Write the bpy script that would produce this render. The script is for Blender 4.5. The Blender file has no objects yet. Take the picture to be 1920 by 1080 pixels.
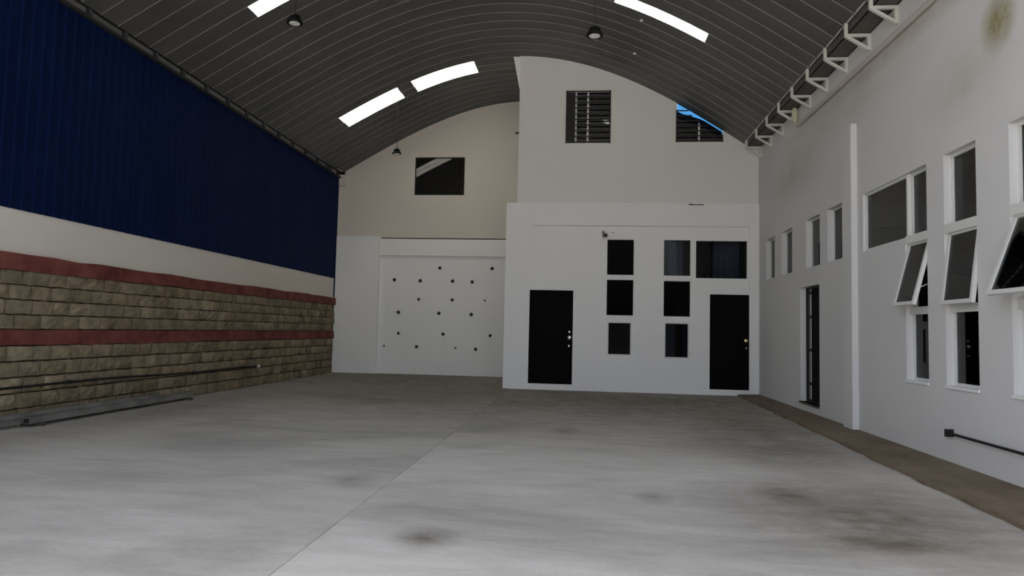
import bpy, math, random
from mathutils import Matrix, Vector
random.seed(7)
S = bpy.context.scene
COL = S.collection

# ------------------------------------------------------------------ camera
cam_d = bpy.data.cameras.new('camera')
cam = bpy.data.objects.new('camera', cam_d)
COL.objects.link(cam)
YAW, PITCH, ROLL, FPX = -0.10325, 0.06156, 0.02283, 1293.5
F = Vector((math.sin(YAW)*math.cos(PITCH), math.cos(YAW)*math.cos(PITCH), math.sin(PITCH)))
R = Vector((math.cos(YAW), -math.sin(YAW), 0))
U = R.cross(F)
c_, s_ = math.cos(ROLL), math.sin(ROLL)
R, U = R*c_ + U*s_, U*c_ - R*s_
cam.matrix_world = Matrix(((R.x, U.x, -F.x, 0), (R.y, U.y, -F.y, 0), (R.z, U.z, -F.z, 1.35), (0, 0, 0, 1)))
cam_d.sensor_width = 36
cam_d.lens = FPX/1920*36
cam_d.clip_end = 500
S.camera = cam

# ------------------------------------------------------------------ world, sun, exposure
w = bpy.data.worlds.new('sky'); S.world = w; w.use_nodes = True
nt = w.node_tree; nt.nodes.clear()
wo = nt.nodes.new('ShaderNodeOutputWorld'); bg = nt.nodes.new('ShaderNodeBackground')
sky = nt.nodes.new('ShaderNodeTexSky'); sky.sky_type = 'NISHITA'; sky.sun_disc = False
sky.sun_elevation = math.radians(62); sky.sun_rotation = math.radians(-70)
sky.air_density = 1.0; sky.dust_density = 4.5; sky.ozone_density = 1.0
hs = nt.nodes.new('ShaderNodeHueSaturation'); hs.inputs['Saturation'].default_value = .5      # hazy sky
nt.links.new(sky.outputs[0], hs.inputs['Color']); nt.links.new(hs.outputs[0], bg.inputs[0]); bg.inputs[1].default_value = 0.16
nt.links.new(bg.outputs[0], wo.inputs[0])
sun_d = bpy.data.lights.new('sun', 'SUN'); sun_d.energy = 4.2; sun_d.angle = math.radians(0.6); sun_d.color = (1, .95, .87)
sun = bpy.data.objects.new('sun', sun_d); COL.objects.link(sun)
sun.location = (0, 40, 60)
sun.rotation_euler = Vector((-.48, .15, .87)).to_track_quat('Z', 'Y').to_euler()      # high, from the left and slightly behind the hall
S.view_settings.view_transform = 'Standard'; S.view_settings.look = 'None'
S.view_settings.gamma = 1.0; S.view_settings.use_curve_mapping = False
S.view_settings.exposure = 1.66

# ------------------------------------------------------------------ dimensions (metres)
XL, XR, YF, YB = -7.20, 3.95, 16.06, 19.60
Y0 = 2.2                     # open front end of the hall
def roofz(x, y=0.0):
    d = x + 1.6
    return (7.93 - .0892*d*d + .000465*d**4 - .015*d + .012*max(0., -x-4)**2 + max(0., y-16.06)*.025)

# ------------------------------------------------------------------ materials
def new_mat(name):
    m = bpy.data.materials.new(name); m.use_nodes = True
    t = m.node_tree; b = t.nodes['Principled BSDF']
    return m, t, b
def plain(name, col, rough=.6, metal=0., spec=.5):
    m, t, b = new_mat(name)
    b.inputs['Base Color'].default_value = (*col, 1); b.inputs['Roughness'].default_value = rough
    b.inputs['Metallic'].default_value = metal; b.inputs['Specular IOR Level'].default_value = spec
    return m
def noise(t, scale, detail=4, rough=.6, vec=None, dist=0.):
    n = t.nodes.new('ShaderNodeTexNoise'); n.inputs['Scale'].default_value = scale
    n.inputs['Detail'].default_value = detail; n.inputs['Roughness'].default_value = rough
    n.inputs['Distortion'].default_value = dist
    if vec is not None: t.links.new(vec, n.inputs['Vector'])
    return n.outputs['Fac']
def ramp(t, fac, stops):
    r = t.nodes.new('ShaderNodeValToRGB'); e = r.color_ramp.elements
    e[0].position, e[0].color = stops[0][0], (*stops[0][1], 1)
    e[1].position, e[1].color = stops[-1][0], (*stops[-1][1], 1)
    for p, c in stops[1:-1]:
        q = e.new(p); q.color = (*c, 1)
    t.links.new(fac, r.inputs[0]); return r.outputs[0]
def mix(t, fac, a, b, mode='MIX'):
    n = t.nodes.new('ShaderNodeMix'); n.data_type = 'RGBA'; n.blend_type = mode
    for sock, v in ((n.inputs[0], fac), (n.inputs[6], a), (n.inputs[7], b)):
        if isinstance(v, (int, float)): sock.default_value = v
        elif isinstance(v, tuple): sock.default_value = (*v, 1)
        else: t.links.new(v, sock)
    return n.outputs[2]
def math_n(t, op, a, b=None, clamp=False):
    n = t.nodes.new('ShaderNodeMath'); n.operation = op; n.use_clamp = clamp
    for i, v in enumerate((a, b)):
        if v is None: continue
        if isinstance(v, (int, float)): n.inputs[i].default_value = v
        else: t.links.new(v, n.inputs[i])
    return n.outputs[0]
def geo_pos(t): return t.nodes.new('ShaderNodeNewGeometry').outputs['Position']
def scaled(t, vec, sx, sy, sz, off=(0, 0, 0)):
    m = t.nodes.new('ShaderNodeMapping'); m.inputs['Scale'].default_value = (sx, sy, sz)
    m.inputs['Location'].default_value = off
    t.links.new(vec, m.inputs['Vector']); return m.outputs[0]
def bump(t, b, fac, strength=.3, dist=.01):
    n = t.nodes.new('ShaderNodeBump'); n.inputs['Strength'].default_value = strength; n.inputs['Distance'].default_value = dist
    t.links.new(fac, n.inputs['Height']); t.links.new(n.outputs[0], b.inputs['Normal'])
def blob(t, pos, centre, radii, soft=.5):
    """one soft-edged mark: 1 inside an ellipsoid fading to 0"""
    v = t.nodes.new('ShaderNodeVectorMath'); v.operation = 'SUBTRACT'
    t.links.new(pos, v.inputs[0]); v.inputs[1].default_value = centre
    d = t.nodes.new('ShaderNodeVectorMath'); d.operation = 'DIVIDE'
    t.links.new(v.outputs[0], d.inputs[0]); d.inputs[1].default_value = radii
    l = t.nodes.new('ShaderNodeVectorMath'); l.operation = 'LENGTH'; t.links.new(d.outputs[0], l.inputs[0])
    m = t.nodes.new('ShaderNodeMapRange'); m.inputs[1].default_value = 1.0; m.inputs[2].default_value = 1-soft
    t.links.new(l.outputs['Value'], m.inputs[0]); return m.outputs[0]

def mat_plaster(name, col, dirt=.06, stains_and_patches=()):
    m, t, b = new_mat(name); p = geo_pos(t)
    n = noise(t, .7, 5, .6, p); n2 = noise(t, 9, 4, .6, p)
    dk = tuple(c*(1-dirt*2.2) for c in col)
    c = mix(t, n, dk, col)
    for (centre, radii, sc, k, sns) in stains_and_patches:
        f = math_n(t, 'MULTIPLY', blob(t, p, centre, radii, .8), noise(t, sns, 4, .65, p))
        f = math_n(t, 'MULTIPLY', f, k, True)
        c = mix(t, f, c, sc)
    t.links.new(c, b.inputs['Base Color']); b.inputs['Roughness'].default_value = .75
    b.inputs['Specular IOR Level'].default_value = .25
    bump(t, b, n2, .25, .006); return m
M = {}
M['white'] = mat_plaster('white_paint_lit', (.90, .895, .89), .02)  # stronger light on the front walls put into a lighter white
M['white_right'] = mat_plaster('white_paint_right', (.74, .735, .735), .06, stains_and_patches=(
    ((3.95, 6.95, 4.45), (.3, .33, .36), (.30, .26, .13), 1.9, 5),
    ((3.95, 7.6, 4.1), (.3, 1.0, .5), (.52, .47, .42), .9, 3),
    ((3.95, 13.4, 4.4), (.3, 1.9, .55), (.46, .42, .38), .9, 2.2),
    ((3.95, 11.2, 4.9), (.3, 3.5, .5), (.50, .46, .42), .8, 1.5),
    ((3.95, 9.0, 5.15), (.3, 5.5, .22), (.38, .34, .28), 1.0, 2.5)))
M['plaster_band'] = mat_plaster('plaster_band', (.76, .715, .65), .06)
M['white_warm'] = mat_plaster('warm_white_paint', (.70, .66, .605), .04)  # darker, warmer white for the upper end wall
M['white_upper_dim'] = mat_plaster('white_paint_upper_dim', (.82, .81, .79), .03)  # weaker light high on the block put into a darker white
M['pipe_paint'] = mat_plaster('pipe_paint', (.60, .57, .53), .1)
M['gap_shade'] = plain('gap_shade', (.01, .01, .011), .9)  # near-black colour standing for shade in the slot and tube ends

def mat_floor(name, col, off):
    m, t, b = new_mat(name); p = geo_pos(t)
    n1 = noise(t, .33, 6, .62, scaled(t, p, 1, 1.6, 1, off), .6)
    n2 = noise(t, 2.2, 6, .7, scaled(t, p, .6, 2.0, 1, off), .4)
    n3 = noise(t, 26, 3, .6, p)
    c = ramp(t, n1, [(.28, tuple(x*.66 for x in col)), (.5, col), (.74, tuple(min(1, x*1.22) for x in col))])
    c = mix(t, .45, c, ramp(t, n2, [(.3, (.36, .355, .35)), (.5, (.5, .5, .5)), (.7, (.63, .63, .635))]), 'OVERLAY')
    c = mix(t, .25, c, ramp(t, n3, [(.3, (.4, .4, .4)), (.7, (.6, .6, .6))]), 'OVERLAY')
    stains_and_patches = [((-1.0, 4.45, 0), (.28, .3, .3), 1.6), ((2.05, 4.9, 0), (.55, .28, .3), 1.9), ((1.75, 6.2, 0), (.35, .5, .3), 1.5),
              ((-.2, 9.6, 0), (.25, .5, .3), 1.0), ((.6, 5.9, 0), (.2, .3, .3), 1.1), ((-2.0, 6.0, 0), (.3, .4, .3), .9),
              ((1.0, 14.5, 0), (7.5, 7.0, .5), 1.7), ((-4.4, 19.0, 0), (6.0, 9.0, .5), 1.8), ((2.2, 5.5, 0), (1.6, 1.9, .3), 1.5), ((2.6, 10, 0), (1.2, 5, .3), 1.0), ((-3.6, 12.5, 0), (.5, .6, .3), .8),  # first two here are broad brown patches darkening the far floor
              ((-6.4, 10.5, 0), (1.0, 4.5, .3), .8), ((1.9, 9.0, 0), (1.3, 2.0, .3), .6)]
    for cen, rad, k in stains_and_patches:
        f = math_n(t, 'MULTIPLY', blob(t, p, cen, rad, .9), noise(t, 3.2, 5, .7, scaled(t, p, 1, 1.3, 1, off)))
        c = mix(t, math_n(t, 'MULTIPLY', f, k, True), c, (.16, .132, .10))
    t.links.new(c, b.inputs['Base Color'])
    t.links.new(ramp(t, n2, [(.3, (.85, .85, .85)), (.7, (.62, .62, .62))]), b.inputs['Roughness'])
    b.inputs['Specular IOR Level'].default_value = .3
    bump(t, b, n3, .2, .004); return m
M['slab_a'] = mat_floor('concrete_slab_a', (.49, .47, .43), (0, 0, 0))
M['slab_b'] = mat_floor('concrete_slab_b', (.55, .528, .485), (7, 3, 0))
def mat_kerb():
    m, t, b = new_mat('dirty_kerb'); p = geo_pos(t)
    n = noise(t, 1.6, 6, .7, scaled(t, p, 1.2, .8, 1)); n2 = noise(t, 18, 4, .7, p)
    c = ramp(t, n, [(.3, (.12, .088, .056)), (.52, (.185, .142, .095)), (.75, (.25, .20, .145))])
    c = mix(t, .4, c, ramp(t, n2, [(.3, (.35, .35, .35)), (.7, (.62, .6, .58))]), 'OVERLAY')
    t.links.new(c, b.inputs['Base Color']); b.inputs['Roughness'].default_value = .9
    bump(t, b, n2, .5, .01); return m
M['kerb'] = mat_kerb()
def mat_stone():
    m, t, b = new_mat('stone_block'); p = geo_pos(t)
    oi = t.nodes.new('ShaderNodeObjectInfo').outputs['Random']
    base = ramp(t, oi, [(0, (.19, .152, .098)), (.35, (.24, .195, .128)), (.7, (.22, .186, .128)), (1, (.30, .245, .168))])
    n = noise(t, 4.5, 6, .7, p); n2 = noise(t, 30, 4, .6, p); n3 = noise(t, .8, 3, .5, p)
    c = mix(t, .75, base, ramp(t, n, [(.3, (.27, .27, .26)), (.52, (.52, .52, .52)), (.70, (.80, .78, .74))]), 'OVERLAY')
    c = mix(t, .6, c, ramp(t, n3, [(.35, (.38, .38, .36)), (.65, (.6, .6, .6))]), 'OVERLAY')
    t.links.new(c, b.inputs['Base Color']); b.inputs['Roughness'].default_value = .9
    b.inputs['Specular IOR Level'].default_value = .2
    bump(t, b, n2, .6, .012); return m
M['stone'] = mat_stone()
def mat_two(name, a, b_, scale, rough=.85, bstr=.4):
    m, t, b = new_mat(name); p = geo_pos(t)
    n = noise(t, scale, 5, .65, p)
    t.links.new(ramp(t, n, [(.32, a), (.68, b_)]), b.inputs['Base Color']); b.inputs['Roughness'].default_value = rough
    b.inputs['Specular IOR Level'].default_value = .25
    bump(t, b, noise(t, scale*8, 4, .6, p), bstr, .008); return m
M['mortar'] = mat_two('mortar', (.055, .045, .03), (.10, .084, .06), 5)
M['red'] = mat_two('red_oxide_paint', (.11, .026, .022), (.23, .075, .062), 2.6)
M['steel_tube'] = mat_two('galvanised_tube', (.15, .145, .135), (.26, .25, .235), 3, .6, .1)
M['ground'] = mat_two('yard_concrete', (.40, .385, .36), (.48, .465, .435), .4)
def mat_blue():
    m, t, b = new_mat('blue_sheet'); p = geo_pos(t)
    n = noise(t, 1.2, 4, .6, scaled(t, p, 1, 1, .25))
    t.links.new(ramp(t, n, [(.3, (.001, .0065, .040)), (.7, (.0018, .010, .056))]), b.inputs['Base Color'])
    b.inputs['Roughness'].default_value = .6; b.inputs['Specular IOR Level'].default_value = .08; return m
M['blue'] = mat_blue()
M['unseen_wall'] = mat_two('unseen_wall_pale', (.45, .44, .42), (.55, .54, .51), .5)
def mat_roof():
    m, t, b = new_mat('galvalume'); p = geo_pos(t)
    n = noise(t, 1.3, 5, .6, scaled(t, p, .35, 1, .35)); n2 = noise(t, 40, 3, .6, p)
    oi = t.nodes.new('ShaderNodeObjectInfo').outputs['Random']
    c = ramp(t, n, [(.3, (.118, .118, .114)), (.7, (.155, .154, .15))])
    c = mix(t, .5, c, ramp(t, oi, [(0, (.44, .44, .45)), (1, (.56, .56, .55))]), 'OVERLAY')
    t.links.new(c, b.inputs['Base Color']); b.inputs['Metallic'].default_value = .55
    t.links.new(ramp(t, n2, [(.3, (.42, .42, .42)), (.7, (.56, .56, .56))]), b.inputs['Roughness'])
    return m
M['roof'] = mat_roof()
M['gutter'] = mat_two('gutter_sheet', (.085, .075, .07), (.13, .12, .11), 3, .6, .1)
def mat_skylight():
    m, t, b = new_mat('translucent_sheet'); t.nodes.remove(b)
    o = [n for n in t.nodes if n.type == 'OUTPUT_MATERIAL'][0]
    tr = t.nodes.new('ShaderNodeBsdfTranslucent'); tr.inputs[0].default_value = (.95, .95, .90, 1)
    df = t.nodes.new('ShaderNodeBsdfDiffuse'); df.inputs[0].default_value = (.8, .8, .78, 1)
    mx = t.nodes.new('ShaderNodeMixShader'); mx.inputs[0].default_value = .15
    t.links.new(tr.outputs[0], mx.inputs[1]); t.links.new(df.outputs[0], mx.inputs[2]); t.links.new(mx.outputs[0], o.inputs[0])
    return m
M['skylight'] = mat_skylight()
def mat_glass(name, tint, rough=.02, ior=1.5):
    m, t, b = new_mat(name); t.nodes.remove(b)
    o = [n for n in t.nodes if n.type == 'OUTPUT_MATERIAL'][0]
    tr = t.nodes.new('ShaderNodeBsdfTransparent'); tr.inputs[0].default_value = (*tint, 1)
    gl = t.nodes.new('ShaderNodeBsdfGlossy'); gl.inputs['Roughness'].default_value = rough
    fr = t.nodes.new('ShaderNodeFresnel'); fr.inputs[0].default_value = ior
    mx = t.nodes.new('ShaderNodeMixShader')
    t.links.new(fr.outputs[0], mx.inputs[0]); t.links.new(tr.outputs[0], mx.inputs[1]); t.links.new(gl.outputs[0], mx.inputs[2])
    t.links.new(mx.outputs[0], o.inputs[0]); return m
M['glass'] = mat_glass('tinted_glass', (.35, .37, .40))
M['glass_dark'] = mat_glass('dark_tinted_glass', (.05, .05, .06), .03, 1.10)
M['glass_mirror'] = mat_glass('reflective_glass', (.25, .25, .26), .02, 2.0)
M['glass_low'] = mat_glass('low_pane_glass', (.34, .37, .44), .03, 1.10)
M['glass_film'] = mat_glass('film_tinted_glass', (.45, .48, .54), .03, 1.3)
M['glass_black'] = mat_glass('black_glass', (.02, .02, .02), .02, 1.45)
M['glass_blue'] = mat_glass('blue_sheet_glass', (.24, .46, .62), .05, 1.3)
M['alu_white'] = plain('white_aluminium', (.72, .72, .70), .4, 0, .5)
M['bracket_white'] = mat_two('bracket_paint', (.58, .58, .54), (.68, .68, .64), 6, .5, .05)
M['black_metal'] = plain('black_metal', (.006, .006, .007), .6)
M['door_black'] = plain('door_black', (.003, .003, .0035), .7, 0, .08)
M['chrome'] = plain('chrome', (.85, .84, .80), .2, 1.0)
M['brass'] = plain('brass', (.75, .62, .32), .3, 1.0)
M['lamp_black'] = plain('lamp_black', (.003, .003, .003), .6, 0, .2)
M['lens'] = plain('lamp_lens', (.85, .85, .82), .35)
M['cable'] = plain('cable', (.015, .015, .015), .6)
M['room'] = plain('room_paint', (.10, .10, .105), .9)
M['curtain'] = plain('curtain_cloth', (.55, .55, .58), .9)
M['cream'] = plain('cream_plastic', (.62, .59, .45), .5)
M['dark_steel'] = plain('dark_steel', (.018, .018, .018), .7)
M['plug'] = plain('plug_dark', (.03, .028, .026), .8)
M['cctv'] = plain('cctv_grey', (.25, .25, .25), .4)

# ------------------------------------------------------------------ mesh helpers
WL = {}
class MB:
    def __init__(s): s.v = []; s.f = []
    def hexa(s, p):
        n = len(s.v); s.v += [tuple(q) for q in p]
        s.f += [tuple(n+i for i in q) for q in ((0, 3, 2, 1), (4, 5, 6, 7), (0, 1, 5, 4), (1, 2, 6, 5), (2, 3, 7, 6), (3, 0, 4, 7))]
    def box(s, x0, x1, y0, y1, z0, z1):
        x0, x1 = min(x0, x1), max(x0, x1); y0, y1 = min(y0, y1), max(y0, y1); z0, z1 = min(z0, z1), max(z0, z1)
        s.hexa([(x0, y0, z0), (x1, y0, z0), (x1, y1, z0), (x0, y1, z0), (x0, y0, z1), (x1, y0, z1), (x1, y1, z1), (x0, y1, z1)])
        return s
    def bar(s, p, q, wd, ht, up=(0, 0, 1)):
        """rectangular bar between two points"""
        p, q = Vector(p), Vector(q); d = (q-p).normalized(); u = Vector(up)
        r = d.cross(u)
        if r.length < 1e-4: r = d.cross(Vector((1, 0, 0)))
        r.normalize(); u = r.cross(d)
        r *= wd/2; u *= ht/2
        s.hexa([p-r-u, p+r-u, q+r-u, q-r-u, p-r+u, p+r+u, q+r+u, q-r+u]); return s
    def tube(s, pts, rad, n=10, cap=True):
        pts = [Vector(p) for p in pts]; rings = []
        for i, p in enumerate(pts):
            d = (pts[min(i+1, len(pts)-1)] - pts[max(i-1, 0)]).normalized()
            a = d.cross(Vector((0, 0, 1)))
            if a.length < 1e-3: a = Vector((1, 0, 0))
            a.normalize(); b = d.cross(a)
            k = len(s.v)
            s.v += [tuple(p + (a*math.cos(2*math.pi*j/n) + b*math.sin(2*math.pi*j/n))*rad) for j in range(n)]
            rings.append(k)
        for k, l in zip(rings, rings[1:]):
            s.f += [(k+j, k+(j+1) % n, l+(j+1) % n, l+j) for j in range(n)]
        if cap:
            s.f.append(tuple(rings[0]+j for j in range(n))[::-1]); s.f.append(tuple(rings[-1]+j for j in range(n)))
        return s
    def lathe(s, c, prof, n=24, axis='z'):
        """prof: list of (radius, height) about a vertical axis through c (or along -y)"""
        rings = []
        for r, h in prof:
            k = len(s.v)
            for j in range(n):
                a = 2*math.pi*j/n
                if axis == 'z': s.v.append((c[0]+r*math.cos(a), c[1]+r*math.sin(a), c[2]+h))
                elif axis == 'y': s.v.append((c[0]+r*math.cos(a), c[1]-h, c[2]+r*math.sin(a)))
                else: s.v.append((c[0]-h, c[1]+r*math.cos(a), c[2]+r*math.sin(a)))
            rings.append(k)
        for k, l in zip(rings, rings[1:]):
            s.f += [(k+j, k+(j+1) % n, l+(j+1) % n, l+j) for j in range(n)]
        s.f.append(tuple(rings[0]+j for j in range(n))[::-1]); s.f.append(tuple(rings[-1]+j for j in range(n)))
        return s
    def build(s, name, mat, parent=None, smooth=False, bevel=0.):
        off = WL.get(parent.name, (0, 0, 0)) if parent else (0, 0, 0)
        me = bpy.data.meshes.new(name)
        me.from_pydata([(x-off[0], y-off[1], z-off[2]) for x, y, z in s.v], [], s.f); me.validate(); me.update()
        import bmesh
        bm = bmesh.new(); bm.from_mesh(me); bmesh.ops.recalc_face_normals(bm, faces=bm.faces); bm.to_mesh(me); bm.free()
        if smooth:
            me.polygons.foreach_set('use_smooth', [True]*len(me.polygons))
            me.set_sharp_from_angle(angle=math.radians(40))
        me.materials.append(M[mat] if isinstance(mat, str) else mat)
        o = bpy.data.objects.new(name, me); COL.objects.link(o)
        if parent: o.parent = parent
        WL[o.name] = off
        if bevel:
            b = o.modifiers.new('bevel', 'BEVEL'); b.width = bevel; b.segments = 2; b.limit_method = 'ANGLE'
        return o
def tag(o, label, cat, group=None, kind=None):
    o['label'] = label; o['category'] = cat
    if group: o['group'] = group
    if kind: o['kind'] = kind
    return o
def thing(name, label, cat, loc, group=None, kind=None):
    o = bpy.data.objects.new(name, None); COL.objects.link(o); o.location = loc; o.empty_display_size = .1
    WL[o.name] = tuple(loc); return tag(o, label, cat, group, kind)
def struct(name, label, cat, loc=(0, 0, 0)): return thing(name, label, cat, loc, kind='structure')
def rehome(o):
    """put a mesh's origin at the centre of its bounding box base (keeps the world position)"""
    return o

def wall_strips(mb, axis, n0, n1, a0, a1, zb, ztop, holes, step=None):
    """solid wall between planes n0..n1, running a0..a1, with rectangular openings; ztop may be a function of a"""
    cuts = {a0, a1}
    for h in holes: cuts |= {min(max(h[0], a0), a1), min(max(h[1], a0), a1)}
    if step:
        k = int((a1-a0)/step)
        cuts |= {a0+(a1-a0)*i/k for i in range(k)}
    cuts = sorted(cuts); zf = ztop if callable(ztop) else (lambda a: ztop)
    for p, q in zip(cuts, cuts[1:]):
        if q-p < 1e-5: continue
        m = (p+q)/2; segs = [(zb, None)]
        for h in sorted([h for h in holes if h[0] <= m <= h[1]], key=lambda h: h[2]):
            lo, hi = segs.pop()
            segs.append((lo, h[2])); segs.append((h[3], hi))
        for lo, hi in segs:
            tp, tq = (zf(p), zf(q)) if hi is None else (hi, hi)
            if min(tp, tq)-lo < 1e-4: continue
            if axis == 'y': mb.hexa([(p, n0, lo), (q, n0, lo), (q, n1, lo), (p, n1, lo), (p, n0, tp), (q, n0, tq), (q, n1, tq), (p, n1, tp)])
            else: mb.hexa([(n0, p, lo), (n1, p, lo), (n1, q, lo), (n0, q, lo), (n0, p, tp), (n1, p, tp), (n1, q, tq), (n0, q, tq)])
    return mb

# ================================================================== SETTING
# ---- ground outside and floor
tag(MB().box(-60, 60, -80, Y0, -.25, -.02).build('ground', 'ground'), 'pale concrete yard outside the open end of the hall', 'ground', kind='structure')
yard = struct('wall_unseen_added', 'unseen pale wall added across the yard to shape the light', 'wall')  # unseen wall added behind the camera to steer the hall's light and reflections
MB().box(-45, 45, -30, -29, -.1, 2.4).build('wall_face', 'unseen_wall', yard)
fl = struct('floor', 'grey stained concrete floor of the empty hall', 'floor')
def slab(x0, x1, y0, y1, mat, rise=None):
    mb = MB(); ys = [y0, y1] if not rise else [y0, rise[0], y1]
    zs = [0, 0] if not rise else [0, 0, rise[1]]
    for (a, za), (b, zb) in zip(zip(ys, zs), list(zip(ys, zs))[1:]):
        mb.hexa([(x0, a, -.2), (x1, a, -.2), (x1, b, -.2), (x0, b, -.2), (x0, a, za), (x1, a, za), (x1, b, zb), (x0, b, zb)])
    return mb.build('slab', mat, fl)
JX = -1.66
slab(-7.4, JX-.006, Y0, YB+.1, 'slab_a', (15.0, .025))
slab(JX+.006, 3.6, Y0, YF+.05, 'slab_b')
MB().box(JX-.006, JX+.006, Y0, YF, -.2, -.003).build('joint', 'slab_a', fl)
kb = MB(); rk = random.Random(3); prev = None
ys = [Y0+i*(YF-Y0)/44 for i in range(45)]
for y in ys:      # uneven inner edge of the kerb
    x = 3.46-.32*(16-y)/11+rk.uniform(-.025, .025)
    if y < 4: x = 3.11+rk.uniform(-.025, .025)
    if prev:
        (py, px) = prev
        kb.hexa([(px, py, -.1), (3.99, py, -.1), (3.99, y, -.1), (x, y, -.1), (px+.015, py, .035), (3.99, py, .05), (3.99, y, .05), (x+.015, y, .035)])
    prev = (y, x)
kb.build('kerb_strip', 'kerb', fl)['label'] = 'rough brown concrete strip along the white side wall'

# ---- right wall with window openings
WR = .15
holes_r = []
small = [(14.77, 15.46), (13.57, 14.28), (12.02, 12.75), (10.92, 11.66)]
for a, b in small: holes_r.append((a, b, 2.575, 3.44))
DOOR3 = (12.06, 13.08, .20, 2.25); holes_r.append(DOOR3)
A0, A1, AW = 8.385, 8.93, 10.22       # narrow column and wide light of window group
B0, B1 = 7.37, 8.0
C0, C1 = 6.18, 6.82
E0, E1 = 4.9, 5.55
holes_r += [(A0, A1, .86, 3.40), (A1, AW, 2.58, 3.40), (B0, B1, .86, 3.40), (C0, C1, .86, 3.40)]
# joined L-shaped opening: the two rectangles share the edge A1
wr = struct('wall_right', 'white plastered side wall with deep window openings', 'wall')
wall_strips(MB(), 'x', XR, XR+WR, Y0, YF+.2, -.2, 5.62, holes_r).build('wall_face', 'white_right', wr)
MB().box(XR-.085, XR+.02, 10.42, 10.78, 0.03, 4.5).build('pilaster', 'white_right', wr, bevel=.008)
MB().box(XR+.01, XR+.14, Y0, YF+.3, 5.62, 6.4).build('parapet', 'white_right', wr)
# rooms behind the right wall
rr = struct('wall_side_room', 'dark rooms seen through the side windows', 'room')
x0, x1 = XR+WR, 7.2
mb = MB(); mb.box(x1, x1+.1, Y0, 16.3, -.1, 3.9); mb.box(x0, x1, Y0, 16.3, 3.8, 3.9); mb.box(x0, x1, Y0, 16.3, -.1, 0)
for y in (Y0, 5.8, 9.1 + 1.5, 16.2): mb.box(x0, x1, y, y+.1, 0, 3.8)
mb.build('room_shell', 'room', rr)

# ---- projecting office block: lower front, beam, upper front, side wall
wp = struct('wall_partition', 'white front wall of the two storey office block', 'wall')
DOORS = [(-1.245, -.23, .14, 2.31), (2.87, 3.752, .13, 2.275)]
WIN_B = [(.54, 1.148, 2.69, 3.51), (.54, 1.145, 1.755, 2.575), (.56, 1.12, .83, 1.61),
         (1.832, 2.428, 2.69, 3.51), (1.835, 2.428, 1.755, 2.565), (1.845, 2.41, .80, 1.62), (2.553, 3.69, 2.642, 3.50)]
wall_strips(MB(), 'y', YF, YF+.18, -1.836, XR+.1, -.2, 4.37, DOORS+WIN_B).build('lower_face', 'white', wp)
MB().box(-1.2, 3.735, YF-.075, YF+.02, 3.82, 4.31).build('beam', 'white', wp, bevel=.006)
MB().box(3.735, XR+.02, YF-.02, YF+.02, 0.0, 4.33).build('pier', 'white', wp, bevel=.006)
UWIN = [(-.476, .572, 5.80, 7.06), (2.085, 3.15, 5.815, 7.3)]
wall_strips(MB(), 'y', YF+.05, YF+.2, -1.59, XR+.1, 4.36, lambda a: roofz(a)+.03 if a < 3.58 else 6.4, UWIN, .12).build('upper_face', 'white_upper_dim', wp)
mb = MB(); mb.box(-1.836, -1.70, YF+.18, YB+.2, -.1, 4.37)
mb.hexa([(-1.836, YF+.18, 4.3), (-1.59, YF+.18, 4.3), (-1.59, YB+.2, 4.3), (-1.836, YB+.2, 4.3), (-1.836, YF+.18, 4.37), (-1.59, YF+.18, 4.37), (-1.59, YB+.2, 4.37), (-1.836, YB+.2, 4.37)])
mb.box(-1.59, -1.45, YF+.2, YB+.2, 4.37, 8.12)
mb.build('side_face', 'white', wp)
mb = MB(); k = len(mb.v)   # tapered haunch under the roof at the block's corner
mb.hexa([(-1.605, YF+.09, 7.15), (-1.59, YF+.09, 7.15), (-1.59, YF+.19, 7.15), (-1.605, YF+.19, 7.15),
         (-1.765, YF+.09, 7.95), (-1.59, YF+.09, 7.95), (-1.59, YF+.19, 7.95), (-1.765, YF+.19, 7.95)])
mb.build('haunch', 'white', wp)
# rooms in the block
rb = struct('wall_office_room', 'dark rooms seen through the office block windows', 'room')
mb = MB(); mb.box(-1.7, 4.2, YB, YB+.1, 0, 6.5); mb.box(-1.7, 4.2, YF+.18, YB, -.1, 0); mb.box(-1.59, 4.2, YF+.2, YB, 4.15, 4.3)
mb.box(4.1, 4.2, YF+.2, YB, 0, 5.5); mb.box(1.4, 1.5, YF+.2, YB, 0, 4.2)
mb.build('room_shell', 'room', rb)
RG = lambda a: .17 if a < 2.2 else max(.02, .17-.30*(a-2.2))
mb = MB(); n = 26; xs = [-1.5+i*(4.2+1.5)/n for i in range(n+1)]
for a, b in zip(xs, xs[1:]):
    za, zb = roofz(a)-RG(a), roofz(b)-RG(b)
    mb.hexa([(a, YF+.2, za), (b, YF+.2, zb), (b, YB+.1, zb), (a, YB+.1, za), (a, YF+.2, za+.03), (b, YF+.2, zb+.03), (b, YB+.1, zb+.03), (a, YB+.1, za+.03)])
mb.build('room_roof', 'room', rb)
mb = MB(); wall_strips(mb, 'y', YB, YB+.1, -1.5, 4.2, 6.4, lambda a: max(6.41, roofz(a)-RG(a)), [], .2); mb.build('room_back', 'room', rb)

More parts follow.
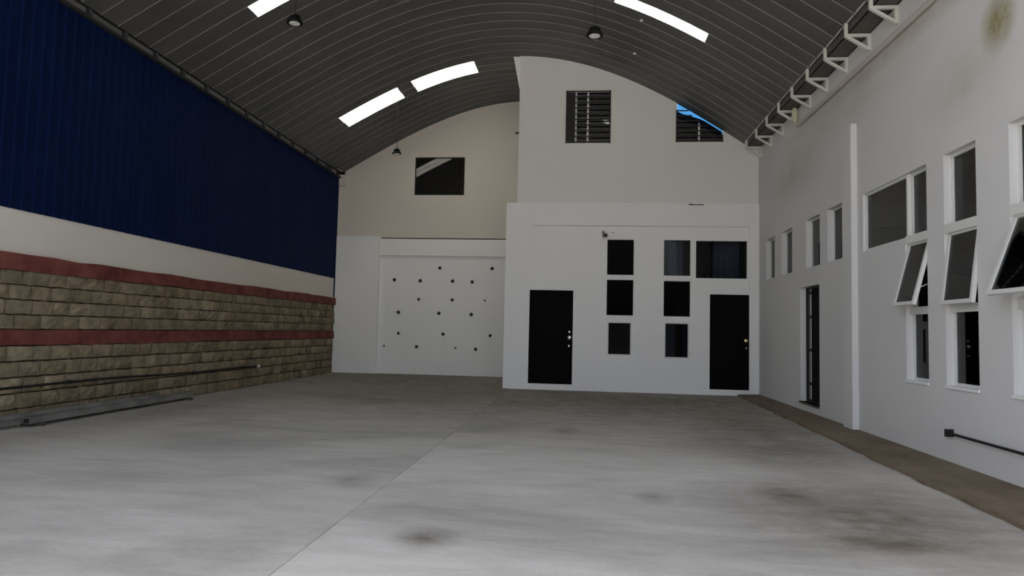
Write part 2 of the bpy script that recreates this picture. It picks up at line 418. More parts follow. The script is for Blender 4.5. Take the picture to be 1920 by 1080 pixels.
# ---- back wall on the left with pier, lintel and plugged panel
wb = struct('wall_back', 'white end wall with arched top and recessed panel', 'wall')
PX0, PX1 = -5.93, -1.84
WIN_UL = (-4.97, -3.495, 5.245, 6.365)
wall_strips(MB(), 'y', YB, YB+.2, -7.5, -1.45, 3.985, lambda a: roofz(a, YB)+.05, [WIN_UL], .15).build('upper_face', 'white_warm', wb)
MB().box(-7.6, -7.08, YB, YB+.2, 5.6, 6.2).build('eave_stop', 'white_warm', wb)
MB().box(-7.35, PX0, YB-.12, YB+.2, -.1, 4.0).build('pier', 'white', wb, bevel=.008)
MB().box(-7.3, -7.06, YB-.12, YB, 5.5, 5.83).build('corner_block', 'white_warm', wb)
MB().box(PX0, PX1, YB-.06, YB+.2, 3.455, 3.945).build('lintel', 'white', wb, bevel=.006)
MB().box(PX0, PX1, YB+.1, YB+.2, 3.94, 3.99).build('gap', 'gap_shade', wb)  # near-black filler, the slot's shade put into its colour
MB().box(PX0, PX1, YB+.02, YB+.2, -.1, 3.46).build('panel', 'white', wb)
dots = [(-4.15, 3.111), (-2.619, 3.117), (-5.487, 2.749), (-4.718, 2.731), (-3.764, 2.736), (-3.19, 2.721), (-4.746, 2.189), (-3.759, 2.193),
        (-2.81, 2.195), (-5.335, 1.803), (-4.141, 1.798), (-3.194, 1.783), (-5.315, 1.195), (-4.0, 1.201), (-2.63, 1.19), (-5.731, .825),
        (-4.767, .82), (-3.626, .815), (-3.041, .792)]
small_d = {8, 15, 17}
rd = random.Random(5)
for i, (x, z) in enumerate(dots):
    r = .028 if i in small_d else rd.uniform(.043, .055)
    o = MB().lathe((x, YB+.022, z), [(r*.9, 0), (r, .008), (r*.8, .03), (r*.35, .042)], 9, 'y').build('anchor_plug', 'plug', wb)

# ---- left wall: stone base, red bands, plaster band, blue sheet
wl = struct('wall_left', 'side wall of rough stone blocks with red bands below blue metal sheets', 'wall')
YE = YB-.05
MB().box(XL-.35, XL-.03, Y0, YB+.1, -.2, 2.0).build('mortar_bed', 'mortar', wl)
def band(z0, z1, xo):
    mb = MB(); r = random.Random(int(z0*100)); ys = [Y0+i*(YE-Y0)/40 for i in range(41)]; prev = None
    for y in ys:
        a, b_ = z0+r.uniform(-.012, .012), z1+r.uniform(-.012, .012)
        if prev:
            py, pa, pb = prev
            mb.hexa([(XL-.2, py, pa), (XL+xo, py, pa), (XL+xo, y, a), (XL-.2, y, a), (XL-.2, py, pb), (XL+xo-.01, py, pb), (XL+xo-.01, y, b_), (XL-.2, y, b_)])
        prev = (y, a, b_)
    return mb.build('red_band', 'red', wl)
band(1.015, 1.215, .012); band(1.98, 2.185, .03)
MB().box(XL-.4, XL-.045, Y0, YB+.1, 2.0, 5.60).build('plaster_band', 'plaster_band', wl)
# stones
def stone_mesh(ln, ht, seed):
    r = random.Random(seed); nx, nz = 4, 3; mb = MB()
    idx = {}
    for i in range(nx+1):
        for j in range(nz+1):
            e = (i in (0, nx)) + (j in (0, nz))
            y = ln*(i/nx-.5); z = ht*(j/nz-.5)
            if 0 < i < nx: y += r.uniform(-.012, .012)
            if e: y += r.uniform(-.006, .006); z += r.uniform(-.006, .006)
            x = (.018+r.uniform(-.009, .011)) if not e else (.006 if e == 1 else -.002)+r.uniform(-.005, .005)
            idx[i, j] = len(mb.v); mb.v.append((x, y, z))
    for i in range(nx):
        for j in range(nz): mb.f.append((idx[i, j], idx[i+1, j], idx[i+1, j+1], idx[i, j+1]))
    ring = [(i, 0) for i in range(nx)] + [(nx, j) for j in range(nz)] + [(nx-i, nz) for i in range(nx)] + [(0, nz-j) for j in range(nz)]
    k = len(mb.v)
    for (i, j) in ring:
        v = mb.v[idx[i, j]]; mb.v.append((-.06, v[1], v[2]))
    m = len(ring)
    for q in range(m): mb.f.append((idx[ring[q]], k+q, k+(q+1) % m, idx[ring[(q+1) % m]]))
    return mb
LENS = [.29, .33, .37, .42]
protos = {}
courses = [(z, .198) for z in (.002, .204, .406, .608, .81)] + [(1.222+i*.19, .19) for i in range(4)]
rs = random.Random(11); placed = []
for ci, (z, h) in enumerate(courses):
    y = Y0 + rs.uniform(0, .2)
    while y < YE-.12:
        li = rs.randrange(4); ln = LENS[li]
        if y+ln > YE: break
        placed.append((y+ln/2, z+h/2, li, round(h-.018, 3), rs.randrange(3), rs.uniform(-.008, .010), rs.uniform(-.015, .015)))
        y += ln+.020
vis = [p for p in placed if p[0] > 7.6]
vis.sort(key=lambda p: p[0]); parts = vis[:300]
rest = [p for p in placed if p not in set(parts)]
for (y, z, li, h, v, dx, rot) in parts:
    key = (li, h, v)
    if key not in protos:
        o = stone_mesh(LENS[li], h, hash(key) % 9999 if False else li*100+int(h*1000)+v*7).build('stone', 'stone', wl)
        protos[key] = o.data
    else:
        o = bpy.data.objects.new('stone', protos[key]); COL.objects.link(o); o.parent = wl
    o.location = (XL+dx, y, z); o.rotation_euler = (rot, 0, 0)
mb = MB()
for (y, z, li, h, v, dx, rot) in rest:
    q = stone_mesh(LENS[li], h, li*100+int(h*1000)+v*7); k = len(mb.v)
    mb.v += [(a+XL+dx, b+y, c+z) for a, b, c in q.v]; mb.f += [tuple(i+k for i in f) for f in q.f]
o = mb.build('stone_courses', 'stone', wl); o['kind'] = 'stuff'; o['label'] = 'remaining rough stone blocks of the side wall'
# blue corrugated sheets
def blue_sheet(wd):
    prof = []; n = 5; p = wd/n
    for i in range(n):
        prof += [(i*p, 0), (i*p+p*.50, 0), (i*p+p*.62, .009), (i*p+p*.88, .009)]
    prof.append((wd, 0)); mb = MB(); k = len(prof)
    zt, zb_ = 5.735, 2.755
    for z in (zb_, zt): mb.v += [(x_, y_, z) for y_, x_ in prof]
    for z in (zb_, zt): mb.v += [(x_-.004, y_, z) for y_, x_ in prof]
    for i in range(k-1):
        mb.f += [(i, i+1, k+i+1, k+i), (2*k+i, 3*k+i, 3*k+i+1, 2*k+i+1), (i, 2*k+i, 2*k+i+1, i+1)]
    return mb
nsh = 19; wd = (YB-.12-Y0)/nsh; first = None
for i in range(nsh):
    if first is None: o = first = blue_sheet(wd).build('blue_sheet', 'blue', wl)
    else:
        o = bpy.data.objects.new('blue_sheet', first.data); COL.objects.link(o); o.parent = wl
    o.location = (XL-.035+(.0015 if i % 2 else 0), Y0+i*wd, 0)
MB().box(XL-.06, XL-.02, YB-.16, YB-.11, 2.2, 5.73).build('edge_trim', 'blue', wl)

# ---- roof: ribbed arch panels and translucent panels
ce = struct('ceiling', 'curved roof of grey ribbed metal arches', 'roof')
PITCH_R = .385
RX0, RX1 = -7.12, 3.64
PROF = [(0, -.008), (.010, -.008), (.018, .0), (.11, .005), (.20, .007), (.29, .005), (.381, .0), (.385, -.008)]
def arch(ranges, thick=.006):
    mb = MB()
    for (a, b) in ranges:
        n = max(2, int((b-a)/.3)); base = len(mb.v); k = len(PROF)
        for side in (0, thick):
            for i in range(n+1):
                x = a+(b-a)*i/n; z = roofz(x)
                sl = (roofz(x+.01)-roofz(x-.01))/.02; nx, nz = -sl/math.hypot(1, sl), 1/math.hypot(1, sl)
                for y, h in PROF: mb.v.append((x+nx*(h+side), y, z+nz*(h+side)))
        for i in range(n):
            for j in range(k-1):
                p = base+i*k+j; q = p+(n+1)*k
                mb.f += [(p, p+1, p+k+1, p+k), (q, q+k, q+k+1, q+1)]
        for i, st in ((0, 1), (n, 1)):
            for j in range(k-1):
                p = base+i*k+j; q = p+(n+1)*k; mb.f.append((p, p+1, q+1, q))
    return mb
def sky_cut(lo, hi, gaps):
    out = []; c = lo
    for a, b in gaps: out.append((c, a)); c = b
    out.append((c, hi)); return out
SK2 = [(-6.05, -4.61), (-4.27, -2.73)]
SKL = [(-5.68, -4.2)]; SKR = [(.49, 2.145)]
ROWS = {0: SK2, 1: SK2, -14: SKL, -10: SKR, -24: [(-5.68, -4.2), (.49, 2.145)], -34: [(-5.68, -4.2), (.49, 2.145)]}
cache = {}
kmin = int((Y0-16.12)/PITCH_R); kmax = int((YB+.1-16.12)/PITCH_R)
for k in range(kmin, kmax+1):
    yk = 16.12+k*PITCH_R; hi = RX1 if k < 0 else -1.5
    gaps = ROWS.get(k, []); key = (hi, tuple(gaps))
    if key not in cache:
        o = arch(sky_cut(RX0, hi, gaps)).build('roof_panel', 'roof', ce, smooth=True); cache[key] = o.data
    else:
        o = bpy.data.objects.new('roof_panel', cache[key]); COL.objects.link(o); o.parent = ce
    dz = max(0., yk-16.06)*.025; o.location = (0, yk, dz)
    for g in gaps:
        gk = ('s', g)
        if gk not in cache:
            s = arch([g], .003).build('skylight_panel', 'skylight', ce, smooth=True); cache[gk] = s.data
        else:
            s = bpy.data.objects.new('skylight_panel', cache[gk]); COL.objects.link(s); s.parent = ce
        s['label'] = 'white translucent roof panel'; s.location = (0, yk, dz)

for x, y in ((1.02, 12.97), (1.01, 14.55)):  # white discs painted as daylight showing through pinholes in the roof
    MB().lathe((x, y, roofz(x)-.014), [(.032, 0), (.036, .006), (.036, .02)], 10).build('pinhole_light', 'lens', ce)['label'] = 'small white disc standing for daylight through a roof pinhole'
# gutters under the eaves
def gutter(name, x0, x1, zb, h, label):
    mb = MB(); mb.box(x0, x1, Y0, YF if x0 > 0 else YB, zb, zb+.012)
    mb.box(x0, x0+.012, Y0, YF if x0 > 0 else YB, zb, zb+h); mb.box(x1-.012, x1, Y0, YF if x0 > 0 else YB, zb, zb+h)
    mb.box(x0-.1, x1+.1, Y0, YF if x0 > 0 else YB, zb+h+.05, zb+h+.07)
    return tag(mb.build(name, 'gutter'), label, 'gutter')
gutter('roof_gutter', 3.655, 3.95, 5.635, .14, 'dark metal gutter over the white brackets of the side wall')

# ================================================================== WINDOWS AND DOORS
def mapper(wall):
    if wall == 'y': return lambda a, b, n: (a, YF+n, b)
    if wall == 'b': return lambda a, b, n: (a, YB+n, b)
    if wall == 'u': return lambda a, b, n: (a, YF+.05+n, b)
    return lambda a, b, n: (XR+n, a, b)
def mbox(mb, P, a0, a1, b0, b1, n0, n1):
    p, q = P(a0, b0, n0), P(a1, b1, n1)
    mb.box(p[0], q[0], p[1], q[1], p[2], q[2]); return mb
def ring(P, a0, a1, b0, b1, n0, n1, m):
    mb = MB()
    mbox(mb, P, a0, a0+m, b0, b1, n0, n1); mbox(mb, P, a1-m, a1, b0, b1, n0, n1)
    mbox(mb, P, a0+m, a1-m, b0, b0+m, n0, n1); mbox(mb, P, a0+m, a1-m, b1-m, b1, n0, n1); return mb
WN = [0]
def window(label, loc, kind='window'):
    WN[0] += 1
    return struct('window_%d' % WN[0], label, kind, loc)
def fixed(par, P, a0, a1, b0, b1, n0, m=.03, dep=.05, glass='glass', frame='alu_white', fn='frame'):
    f = ring(P, a0, a1, b0, b1, n0, n0+dep, m).build(fn, frame, par)
    mbox(MB(), P, a0+m-.004, a1-m+.004, b0+m-.004, b1-m+.004, n0+dep*.45, n0+dep*.45+.006).build('pane', glass, par)
    return f
# office block, ground floor windows
P = mapper('y')
names = ['top dark pane of the window column beside the security camera', 'middle dark pane of the window column under the security camera',
         'lowest framed pane of the window column under the security camera', 'dark curtained pane beside the wide window over the brass-knobbed door',
         'dark pane in the middle of the window column near the brass-knobbed door', 'lowest white framed pane with a pale curtain near the brass-knobbed door',
         'wide dark window above the black door with the brass knob']
for i, (a0, a1, b0, b1) in enumerate(WIN_B):
    wn = window(names[i], P((a0+a1)/2, b0, .06))
    if i in (2, 5):
        fixed(wn, P, a0, a1, b0, b1, .0 if i == 2 else -.03, .032, .07, 'glass_low')
    else:
        fixed(wn, P, a0, a1, b0, b1, .05, .012, .05, 'glass_film' if i in (3, 6) else 'glass_dark', 'black_metal')
        wn.children[0].name = 'frame'
# office block, upper grilles
P = mapper('u')
def grille(label, a0, a1, b0, b1, nbars, mull, slope=None, panel=None):
    wn = window(label, P((a0+a1)/2, b0, .02))
    tops = b1
    for a in (a0+.012, a1-.012):
        tb = min(b1, roofz(a)-.12)
        mbox(MB(), P, a-.014, a+.014, b0-.01, tb, -.03, .0).build('grille_bar', 'black_metal', wn)
    for i in range(nbars):
        z = b0+.02+(b1-b0-.04)*i/(nbars-1)
        aa1 = a1
        while roofz(aa1) - .1 < z and aa1 > a0+.3: aa1 -= .02
        mbox(MB(), P, a0, aa1, z-.012, z+.012, -.028, -.006).build('grille_bar', 'black_metal', wn)
    for a in mull:
        tb = min(b1+.0, roofz(a)-.12)
        mbox(MB(), P, a-.02, a+.02, b0, tb, .05, .09).build('mullion', 'alu_white', wn)
    return wn
wn = grille('barred upper window with a black shutter at one edge', *UWIN[0], 10, (-.24, .04))
mbox(MB(), P, -.45, -.27, 5.83, 6.99, -.055, -.03).build('shutter', 'black_metal', wn)
mbox(MB(), P, UWIN[0][0], UWIN[0][1], UWIN[0][2], UWIN[0][3], .065, .071).build('pane', 'glass_mirror', wn)
ring(P, *UWIN[0], .05, .09, .02).build('frame', 'alu_white', wn)
wn = grille('barred upper window cut off by the curved roof with a strip of sky', 2.085, 3.15, 5.815, 6.57, 7, (2.62,))
mbox(MB(), P, 2.085, 2.11, 5.815, 6.8, .02, .09).build('jamb', 'alu_white', wn)
mb = MB(); n = 8
for i in range(n):      # pane that stops short of the roof
    a, b = 2.11+i*1.04/n, 2.11+(i+1)*1.04/n
    za, zb = min(6.6, roofz(a)-RG(a)), min(6.6, roofz(b)-RG(b))
    mb.hexa([P(a, 5.815, .065), P(b, 5.815, .065), P(b, 5.815, .071), P(a, 5.815, .071), P(a, za, .065), P(b, zb, .065), P(b, zb, .071), P(a, za, .071)])
mb.build('pane', 'glass_mirror', wn)
mb = MB()
for i in range(n):      # added blue tinted strip under the roof so the sky behind reads blue
    a, b = 2.11+i*1.04/n, 2.11+(i+1)*1.04/n
    za, zb, ta, tb = roofz(a)-RG(a)-.14, roofz(b)-RG(b)-.14, roofz(a)+.02, roofz(b)+.02
    mb.hexa([P(a, za, -.004), P(b, zb, -.004), P(b, zb, .0), P(a, za, .0), P(a, ta, -.004), P(b, tb, -.004), P(b, tb, .0), P(a, ta, .0)])
mb.build('top_strip', 'glass_blue', wn)['label'] = 'added blue tinted strip under the roof that colours the sky behind'
# end wall, dark square window
P = mapper('b')
wn = window('dark square window high in the white end wall', P(-4.2, 5.245, .05))
fixed(wn, P, *WIN_UL, .03, .02, .05, 'glass_black', 'black_metal')
MB().box(-5.2, -3.3, YB+.5, YB+.52, 5.0, 6.6).build('backing', 'black_metal', wn)
# right wall
P = mapper('x')
lab = ['narrow high side window nearest the office block', 'narrow high side window just before the metal side door',
       'narrow high side window above the metal side door', 'narrow high side window next to the pilaster']
for (a, b), l in zip(small, lab):
    wn = window(l, P((a+b)/2, 2.575, .1)); fixed(wn, P, a, b, 2.575, 3.44, .09, .03, .045)
def sash(par, a0, a1, zt, L, ang):
    """awning sash hinged at its top edge, swung into the hall"""
    ca, sa = math.cos(ang), math.sin(ang)
    def T(a, s, n): return (XR+.035 - s*sa + n*ca, a, zt - s*ca - n*sa)   # s down the sash, n its thickness
    def bx(mb, a_0, a_1, s0, s1, n0, n1):
        mb.hexa([T(a_0, s1, n0), T(a_0, s1, n1), T(a_1, s1, n1), T(a_1, s1, n0), T(a_0, s0, n0), T(a_0, s0, n1), T(a_1, s0, n1), T(a_1, s0, n0)])
    m = .042; mb = MB()
    bx(mb, a0, a0+m, 0, L, 0, .04); bx(mb, a1-m, a1, 0, L, 0, .04); bx(mb, a0+m, a1-m, 0, m, 0, .04); bx(mb, a0+m, a1-m, L-m, L, 0, .04)
    s = mb.build('sash', 'alu_white', par); s['label'] = 'white framed awning sash standing open'
    g = MB(); bx(g, a0+m-.004, a1-m+.004, m-.004, L-m+.004, .016, .022); g.build('pane', 'glass', s)
    for a in (a0+.01, a1-.01):    # stay arms
        p = T(a, L*.75, .02); MB().bar(p, (XR+.09, a, zt-L*.62), .012, .012).build('stay', 'chrome', s)
def column(label, a0, a1, ang, wide=None):
    wn = window(label, P((a0+a1)/2, .86, .08))
    n0, d, m = .075, .05, .035
    fixed(wn, P, a0, a1, 2.585, 3.40, n0, m, d)
    fixed(wn, P, a0, a1, .86, 1.70, n0, m, d)
    ring(P, a0, a1, 1.70, 2.585, n0, n0+d, .025).build('frame', 'alu_white', wn)
    mbox(MB(), P, a0, a1, 2.52, 2.62, -.0, n0).build('transom', 'alu_white', wn)
    mbox(MB(), P, a0, a1, 1.655, 1.745, n0-.03, n0).build('transom', 'alu_white', wn)
    mbox(MB(), P, a0-.005, a1+.005, .835, .862, -.02, n0).build('sill', 'white', wn)
    sash(wn, a0+.01, a1-.01, 2.535, .80, ang)
    if wide: fixed(wn, P, a1, wide, 2.58, 3.40, n0-.04, m, d)
    return wn
column('L shaped side window with a wide upper light beside the pilaster', A0, A1, math.radians(14.5), AW)
column('tall side window whose sash is opened least', B0, B1, math.radians(7))
column('tall side window whose sash is opened widest above the black wall rail', C0, C1, math.radians(20))
# doors
P = mapper('y')
def bdoor(i, name, label, hinge_left, knob, knobs):
    a0, a1, b0, b1 = DOORS[i]
    d = struct(name, label, 'door', P((a0+a1)/2, b0, .05))
    ring(P, a0, a1, b0, b1, .01, .09, .03).build('door_frame', 'door_black', d)
    lf = mbox(MB(), P, a0+.032, a1-.032, b0+.01, b1-.032, .04, .08).build('leaf', 'door_black', d, bevel=.003)
    for pz in ((.35, .95), (1.1, 1.95)):      # pressed panels of the leaf
        ring(P, a0+.16, a1-.2, b0+pz[0], b0+pz[1], .032, .042, .02).build('moulding', 'door_black', lf)
    mbox(MB(), P, a0-.0, a1+.0, b0-.14, b0, -.012, .16).build('step', 'white', d)
    return d, lf
d1, l1 = bdoor(0, 'door_1', 'black steel door with chrome lever lock beside the lone window column', True, 0, 0)
x = -.30
MB().lathe((x, YF+.04, 1.215), [(.052, 0), (.052, .012), (.03, .02), (.045, .045), (.05, .07), (.02, .085)], 14, 'y').build('knob', 'chrome', l1, True)
MB().lathe((x-.005, YF+.04, 1.345), [(.034, 0), (.034, .012), (.024, .02)], 12, 'y').build('deadbolt', 'chrome', l1, True)
MB().lathe((x-.01, YF+.04, 1.02), [(.03, 0), (.03, .012), (.02, .02)], 12, 'y').build('latch', 'chrome', l1, True)
d2, l2 = bdoor(1, 'door_2', 'black steel door with small brass knob next to the side wall', True, 0, 0)
x = 3.675
MB().lathe((x, YF+.04, 1.235), [(.04, 0), (.04, .01), (.022, .02), (.034, .045), (.036, .06), (.012, .07)], 14, 'y').build('knob', 'brass', l2, True)
MB().lathe((x+.01, YF+.04, 1.07), [(.026, 0), (.026, .01), (.016, .016)], 12, 'y').build('latch', 'cctv', l2, True)
P = mapper('x')
a0, a1, b0, b1 = DOOR3
d3 = struct('door_3', 'narrow black barred metal door standing in the side wall', 'door', P((a0+a1)/2, b0, .1))
ring(P, a0, a1, b0, b1, .10, .15, .03).build('door_frame', 'black_metal', d3)
lf = mbox(MB(), P, a0+.03, a1-.26, b0+.03, b1-.03, .115, .14).build('leaf', 'door_black', d3)
mbox(MB(), P, a1-.26, a1-.22, b0+.03, b1-.03, .137, .1435).build('grille_bar', 'black_metal', d3)
mbox(MB(), P, a1-.10, a1-.07, b0+.03, b1-.03, .137, .1435).build('grille_bar', 'black_metal', d3)
for z in (.22, .52, 1.12, 1.72, 2.15):
    mbox(MB(), P, a1-.22, a1-.03, z-.025, z+.025, .136, .143).build('cross_bar', 'black_metal', d3)
mbox(MB(), P, a1-.24, a1-.03, b0+.03, b1-.03, .1445, .149).build('infill_sheet', 'plaster_band', d3)
mbox(MB(), P, a0, a1, b0-.03, b0, -.03, .15).build('threshold', 'mortar', d3)

# ================================================================== THINGS
# ---- eave brackets on the right
BY = [9.06+.843*i for i in range(-3, 9)]
proto = None
for y in BY:
    if y > YF-.05: continue
    if y > 15.7: y = 15.83
    bl = 'white steel bracket carrying the gutter along the eave of the white side wall'
    if y > 15.7: bl = 'white steel bracket set against the office block under the side wall eave'
    elif 13.2 < y < 13.4: bl = 'white steel bracket just above the cream pipe end'
    br = thing('eave_bracket', bl, 'bracket', (3.95, y, 5.60), 'white brackets under the side wall eave')
    if proto is None:
        s = .042
        a = MB().bar((3.62, y, 5.585), (3.62, y, 5.775), s, s).build('post', 'bracket_white', br)
        b = MB().bar((3.60, y, 5.60), (3.95, y, 5.60), s, s).build('arm', 'bracket_white', br)
        c = MB().bar((3.93, y, 5.60), (3.93, y, 5.38), s, s).build('wall_bar', 'bracket_white', br)
        d = MB().bar((3.625, y, 5.59), (3.935, y, 5.395), s, s*.9).build('brace', 'bracket_white', br)
        proto = (a, b, c, d)
    else:
        for q in proto:
            o = q.copy(); COL.objects.link(o); o.parent = br
tag(MB().tube([(3.625, Y0, 5.775), (3.625, 8, 5.775), (3.625, YF, 5.775)], .012, 8).build('eave_rod', 'bracket_white'), 'thin white rod joining the bracket tops along the roof edge', 'rod')
# ---- eave frame on the left
ef = thing('eave_truss', 'dark steel truss of posts and rails above the blue sheets', 'truss', (XL, 12, 5.73))
MB().box(XL-.03, XL+.045, Y0, YB-.13, 5.715, 5.755).build('lower_rail', 'dark_steel', ef)
MB().box(XL+.0, XL+.06, Y0, YB-.13, 5.865, 5.90).build('upper_rail', 'dark_steel', ef)
y = 9.05; step = .787; pm = None
for i in range(-9, 14):
    yy = y+i*step
    if pm is None: o = MB().box(XL-.02, XL+.04, yy-.03, yy+.03, 5.75, 5.87).build('post', 'dark_steel', ef); pm = (o, yy)
    else:
        o = pm[0].copy(); COL.objects.link(o); o.location.y = yy-pm[1]
MB().box(XL-.30, XL-.285, Y0, YB+.15, 5.58, 6.05).build('backing_sheet', 'steel_tube', ef)
MB().box(XL-.30, XL+.1, Y0, YB+.15, 6.03, 6.05).build('cover_sheet', 'gutter', ef)
MB().box(XL-.30, XL-.04, Y0, YB+.15, 5.58, 5.61).build('base_sheet', 'gutter', ef)

# ---- pendant lamps
def pendant(loc, label, s=1.0):
    x, y, z = loc
    p = thing('pendant_lamp', label, 'lamp', (x, y, z), 'high bay pendant lamps')
    r = .105*s
    hs_ = MB().lathe((x, y, z), [(r, 0), (r*1.02, .012), (r*.98, .03), (r*.72, .045), (r*.6, .06), (r*.58, .10), (r*.5, .112), (r*.2, .118)], 28).build('housing', 'lamp_black', p, True)
    MB().lathe((x, y, z-.004), [(r*.66, 0), (r*.68, .006)], 28).build('lens', 'lens', p)
    MB().lathe((x, y, z+.115), [(.016, 0), (.016, .03), (.008, .05)], 10).build('hook', 'dark_steel', p)
    MB().tube([(x, y, z+.15), (x, y, roofz(x, y)-.005)], .007, 6).build('cable', 'cable', p)
    for j in range(10):      # cooling fins around the driver
        a = 2*math.pi*j/10
        MB().bar((x+r*.55*math.cos(a), y+r*.55*math.sin(a), z+.075), (x+r*.72*math.cos(a), y+r*.72*math.sin(a), z+.075), .006, .05).build('fin', 'lamp_black', hs_)
pendant((-4.06, 9.0, 5.55), 'black round pendant lamp hanging in front of a translucent roof panel', 1.03)
pendant((.094, 9.0, 5.28), 'black round pendant lamp with a large pale lens hanging mid hall', 1.05)
pendant((-4.40, 15.58, 5.42), 'black round pendant lamp on a long cable before the end wall', 1.0)

# ---- security camera and small fixtures on the block
sc = thing('security_camera', 'small dark security camera above the first window column', 'camera', (.47, YF, 3.6))
MB().lathe((.44, YF, 3.675), [(.04, 0), (.04, .015), (.02, .02)], 12, 'y').build('mount', 'cctv', sc)
MB().bar((.44, YF-.015, 3.675), (.47, YF-.09, 3.625), .022, .022).build('arm', 'cctv', sc)
cb = MB().bar((.455, YF-.02, 3.60), (.485, YF-.22, 3.575), .085, .07).build('body', 'cctv', sc, bevel=.01)
MB().bar((.484, YF-.215, 3.576), (.486, YF-.235, 3.573), .075, .06).build('lens', 'black_metal', cb)
MB().bar((.455, YF-.01, 3.642), (.488, YF-.25, 3.615), .095, .008).build('hood', 'cctv', cb)
sn = tag(MB().lathe((.66, YF, 3.672), [(.018, 0), (.016, .02), (.006, .03)], 8, 'y').build('wall_stud', 'cctv'), 'tiny grey stud in the wall beside the security camera', 'stud')
rod = MB(); rod.tube([(2.40, YF-.05, 4.328), (2.52, YF-.05, 4.322), (2.62, YF-.055, 4.326), (2.72, YF-.05, 4.32)], .010, 6); rod.box(2.38, 2.45, YF-.065, YF-.03, 4.312, 4.34)
tag(rod.build('metal_rod', 'dark_steel'), 'short bent dark rod lying on the beam ledge', 'rod')
hk = MB(); hk.bar((-1.588, YF+.30, 6.13), (-1.70, YF+.30, 6.125), .03, .035); hk.box(-1.60, -1.588, YF+.26, YF+.34, 6.09, 6.17)
tag(hk.build('wall_hook', 'black_metal'), 'small black hook on the side of the upper office block', 'hook')

# ---- curtains behind the windows
def curtain(label, a0, a1, z0, z1, wall, n0, gathers):
    mb = MB(); n = gathers*6; f = []
    for i in range(n+1):
        t = i/n; a = a0+(a1-a0)*t; d = n0+.025*math.sin(t*gathers*2*math.pi)
        for z in (z0, z1): mb.v.append((a, YF+d, z) if wall == 'y' else (XR+d, a, z))
    for i in range(n): mb.f.append((2*i, 2*i+2, 2*i+3, 2*i+1))
    o = mb.build('curtain', 'curtain', None, True)
    md = o.modifiers.new('cloth', 'SOLIDIFY'); md.thickness = .004
    return tag(o, label, 'curtain')
curtain('pale curtain behind the lowest framed pane near the brass-knobbed door', 1.86, 2.12, .72, 1.66, 'y', .30, 3)
curtain('narrow pale curtain edge behind the lowest pane near the brass-knobbed door', 2.30, 2.42, .72, 1.66, 'y', .30, 2)
curtain('grey curtain behind the pane beside the wide window', 1.98, 2.3, 2.6, 3.6, 'y', .35, 3)
curtain('grey curtain gathered behind the wide window above the brass-knobbed door', 3.0, 3.6, 2.55, 3.6, 'y', .4, 5)
curtain('grey curtain behind the lower pane of the least opened side window', 7.8, 8.1, .7, 1.75, 'x', .4, 3)

# ---- pipes and rails
lp = thing('black_pipe', 'thin black pipe along the stone wall ending in a white cap', 'pipe', (XL+.06, 11, .45))
pts = [(XL+.095, Y0+i*(14.6-Y0)/20, .50-.006*max(0, (Y0+i*(14.6-Y0)/20)-7.9)*1.7-.012*math.sin(i*.9)) for i in range(21)]
MB().tube(pts, .017, 8).build('tube', 'black_metal', lp, True)
e = pts[-1]
MB().tube([e, (e[0], e[1]+.09, e[2]-.002)], .03, 10).build('cap', 'lens', lp, True)['label'] = 'white cap'
for i in (6, 11, 16, 19):
    p = pts[i]; MB().box(XL+.055, XL+.115, p[1]-.012, p[1]+.012, p[2]-.024, p[2]+.024).build('clip', 'black_metal', lp)
rp = thing('wall_rail', 'black rail low on the white side wall under the opened windows', 'rail', (XR, 6.5, .36))
MB().tube([(XR-.05, 7.88, .364), (XR-.05, 6.4, .362), (XR-.05, 4.5, .36)], .014, 10).build('tube', 'black_metal', rp, True)
MB().lathe((XR-.05, 7.88, .364), [(.03, 0), (.034, .01)], 12).build('collar', 'black_metal', rp)
MB().box(XR-.085, XR, 7.87, 7.895, .325, .405).build('end_plate', 'black_metal', rp)
MB().box(XR-.06, XR, 4.9, 4.93, .34, .38).build('clip', 'black_metal', rp)
dp = thing('drain_pipe', 'wall coloured pipe under the white brackets with a cream end', 'pipe', (XR-.04, 9, 5.22))
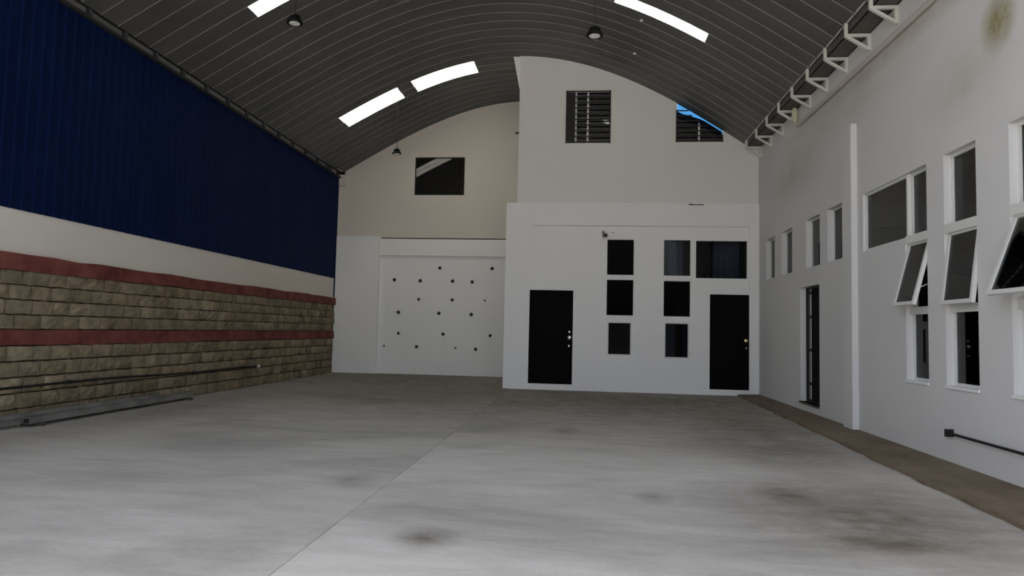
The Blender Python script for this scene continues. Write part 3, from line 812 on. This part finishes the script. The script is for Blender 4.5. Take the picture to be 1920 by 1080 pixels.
MB().tube([(XR-.038, Y0, 5.20), (XR-.038, 6, 5.21), (XR-.038, 13.02, 5.27)], .034, 14).build('tube', 'pipe_paint', dp, True)
MB().tube([(XR-.038, 13.0, 5.27), (XR-.042, 13.12, 5.29), (XR-.06, 13.17, 5.35), (XR-.06, 13.17, 5.42)], .034, 12).build('elbow', 'pipe_paint', dp, True)
MB().lathe((XR-.062, 13.165, 5.50), [(.03, -.135), (.048, -.11), (.058, -.04), (.058, .04), (.048, .11), (.03, .135)], 16).build('end_cap', 'cream', dp, True)['label'] = 'cream rounded end piece'

# ---- steel tubes on the floor by the stone wall
def rect_tube(name, label, x, y0, y1, z, wd, ht, tilt=0.):
    t = thing(name, label, 'tube', (x, y0, z), 'galvanised tubes by the stone wall')
    mb = MB(); th = .006
    for (xa, xb, za, zb) in ((x-wd/2, x+wd/2, z, z+th), (x-wd/2, x+wd/2, z+ht-th, z+ht), (x-wd/2, x-wd/2+th, z+th, z+ht-th), (x+wd/2-th, x+wd/2, z+th, z+ht-th)):
        mb.hexa([(xa, y0, za), (xb, y0, za), (xb+tilt, y1, za), (xa+tilt, y1, za), (xa, y0, zb), (xb, y0, zb), (xb+tilt, y1, zb), (xa+tilt, y1, zb)])
    mb.build('body', 'steel_tube', t)
    mb = MB(); mb.box(x-wd/2+.0065, x+wd/2-.0065, y0+.002, y0+.012, z+.0065, z+ht-.0065); mb.build('inner_shade', 'gap_shade', t)  # near-black plate standing for the shade inside the open tube
rect_tube('steel_tube', 'front galvanised square tube lying on wooden blocks', -6.90, 8.05, 11.75, .045, .09, .075, -.03)
rect_tube('steel_tube', 'rear galvanised square tube lying against the stone wall', -7.03, 7.7, 11.95, .045, .09, .075, -.02)
rect_tube('steel_tube', 'galvanised tube lying on top of the two others', -7.0, 7.5, 10.9, .121, .07, .05, 0)
for yy, l in ((8.25, 'small dark block under the near ends of the galvanised tubes'), (11.6, 'small dark block under the far ends of the galvanised tubes')):
    tag(MB().box(-7.12, -6.82, yy-.04, yy+.04, 0, .045).build('spacer_block', 'mortar', None, bevel=.004), l, 'block')
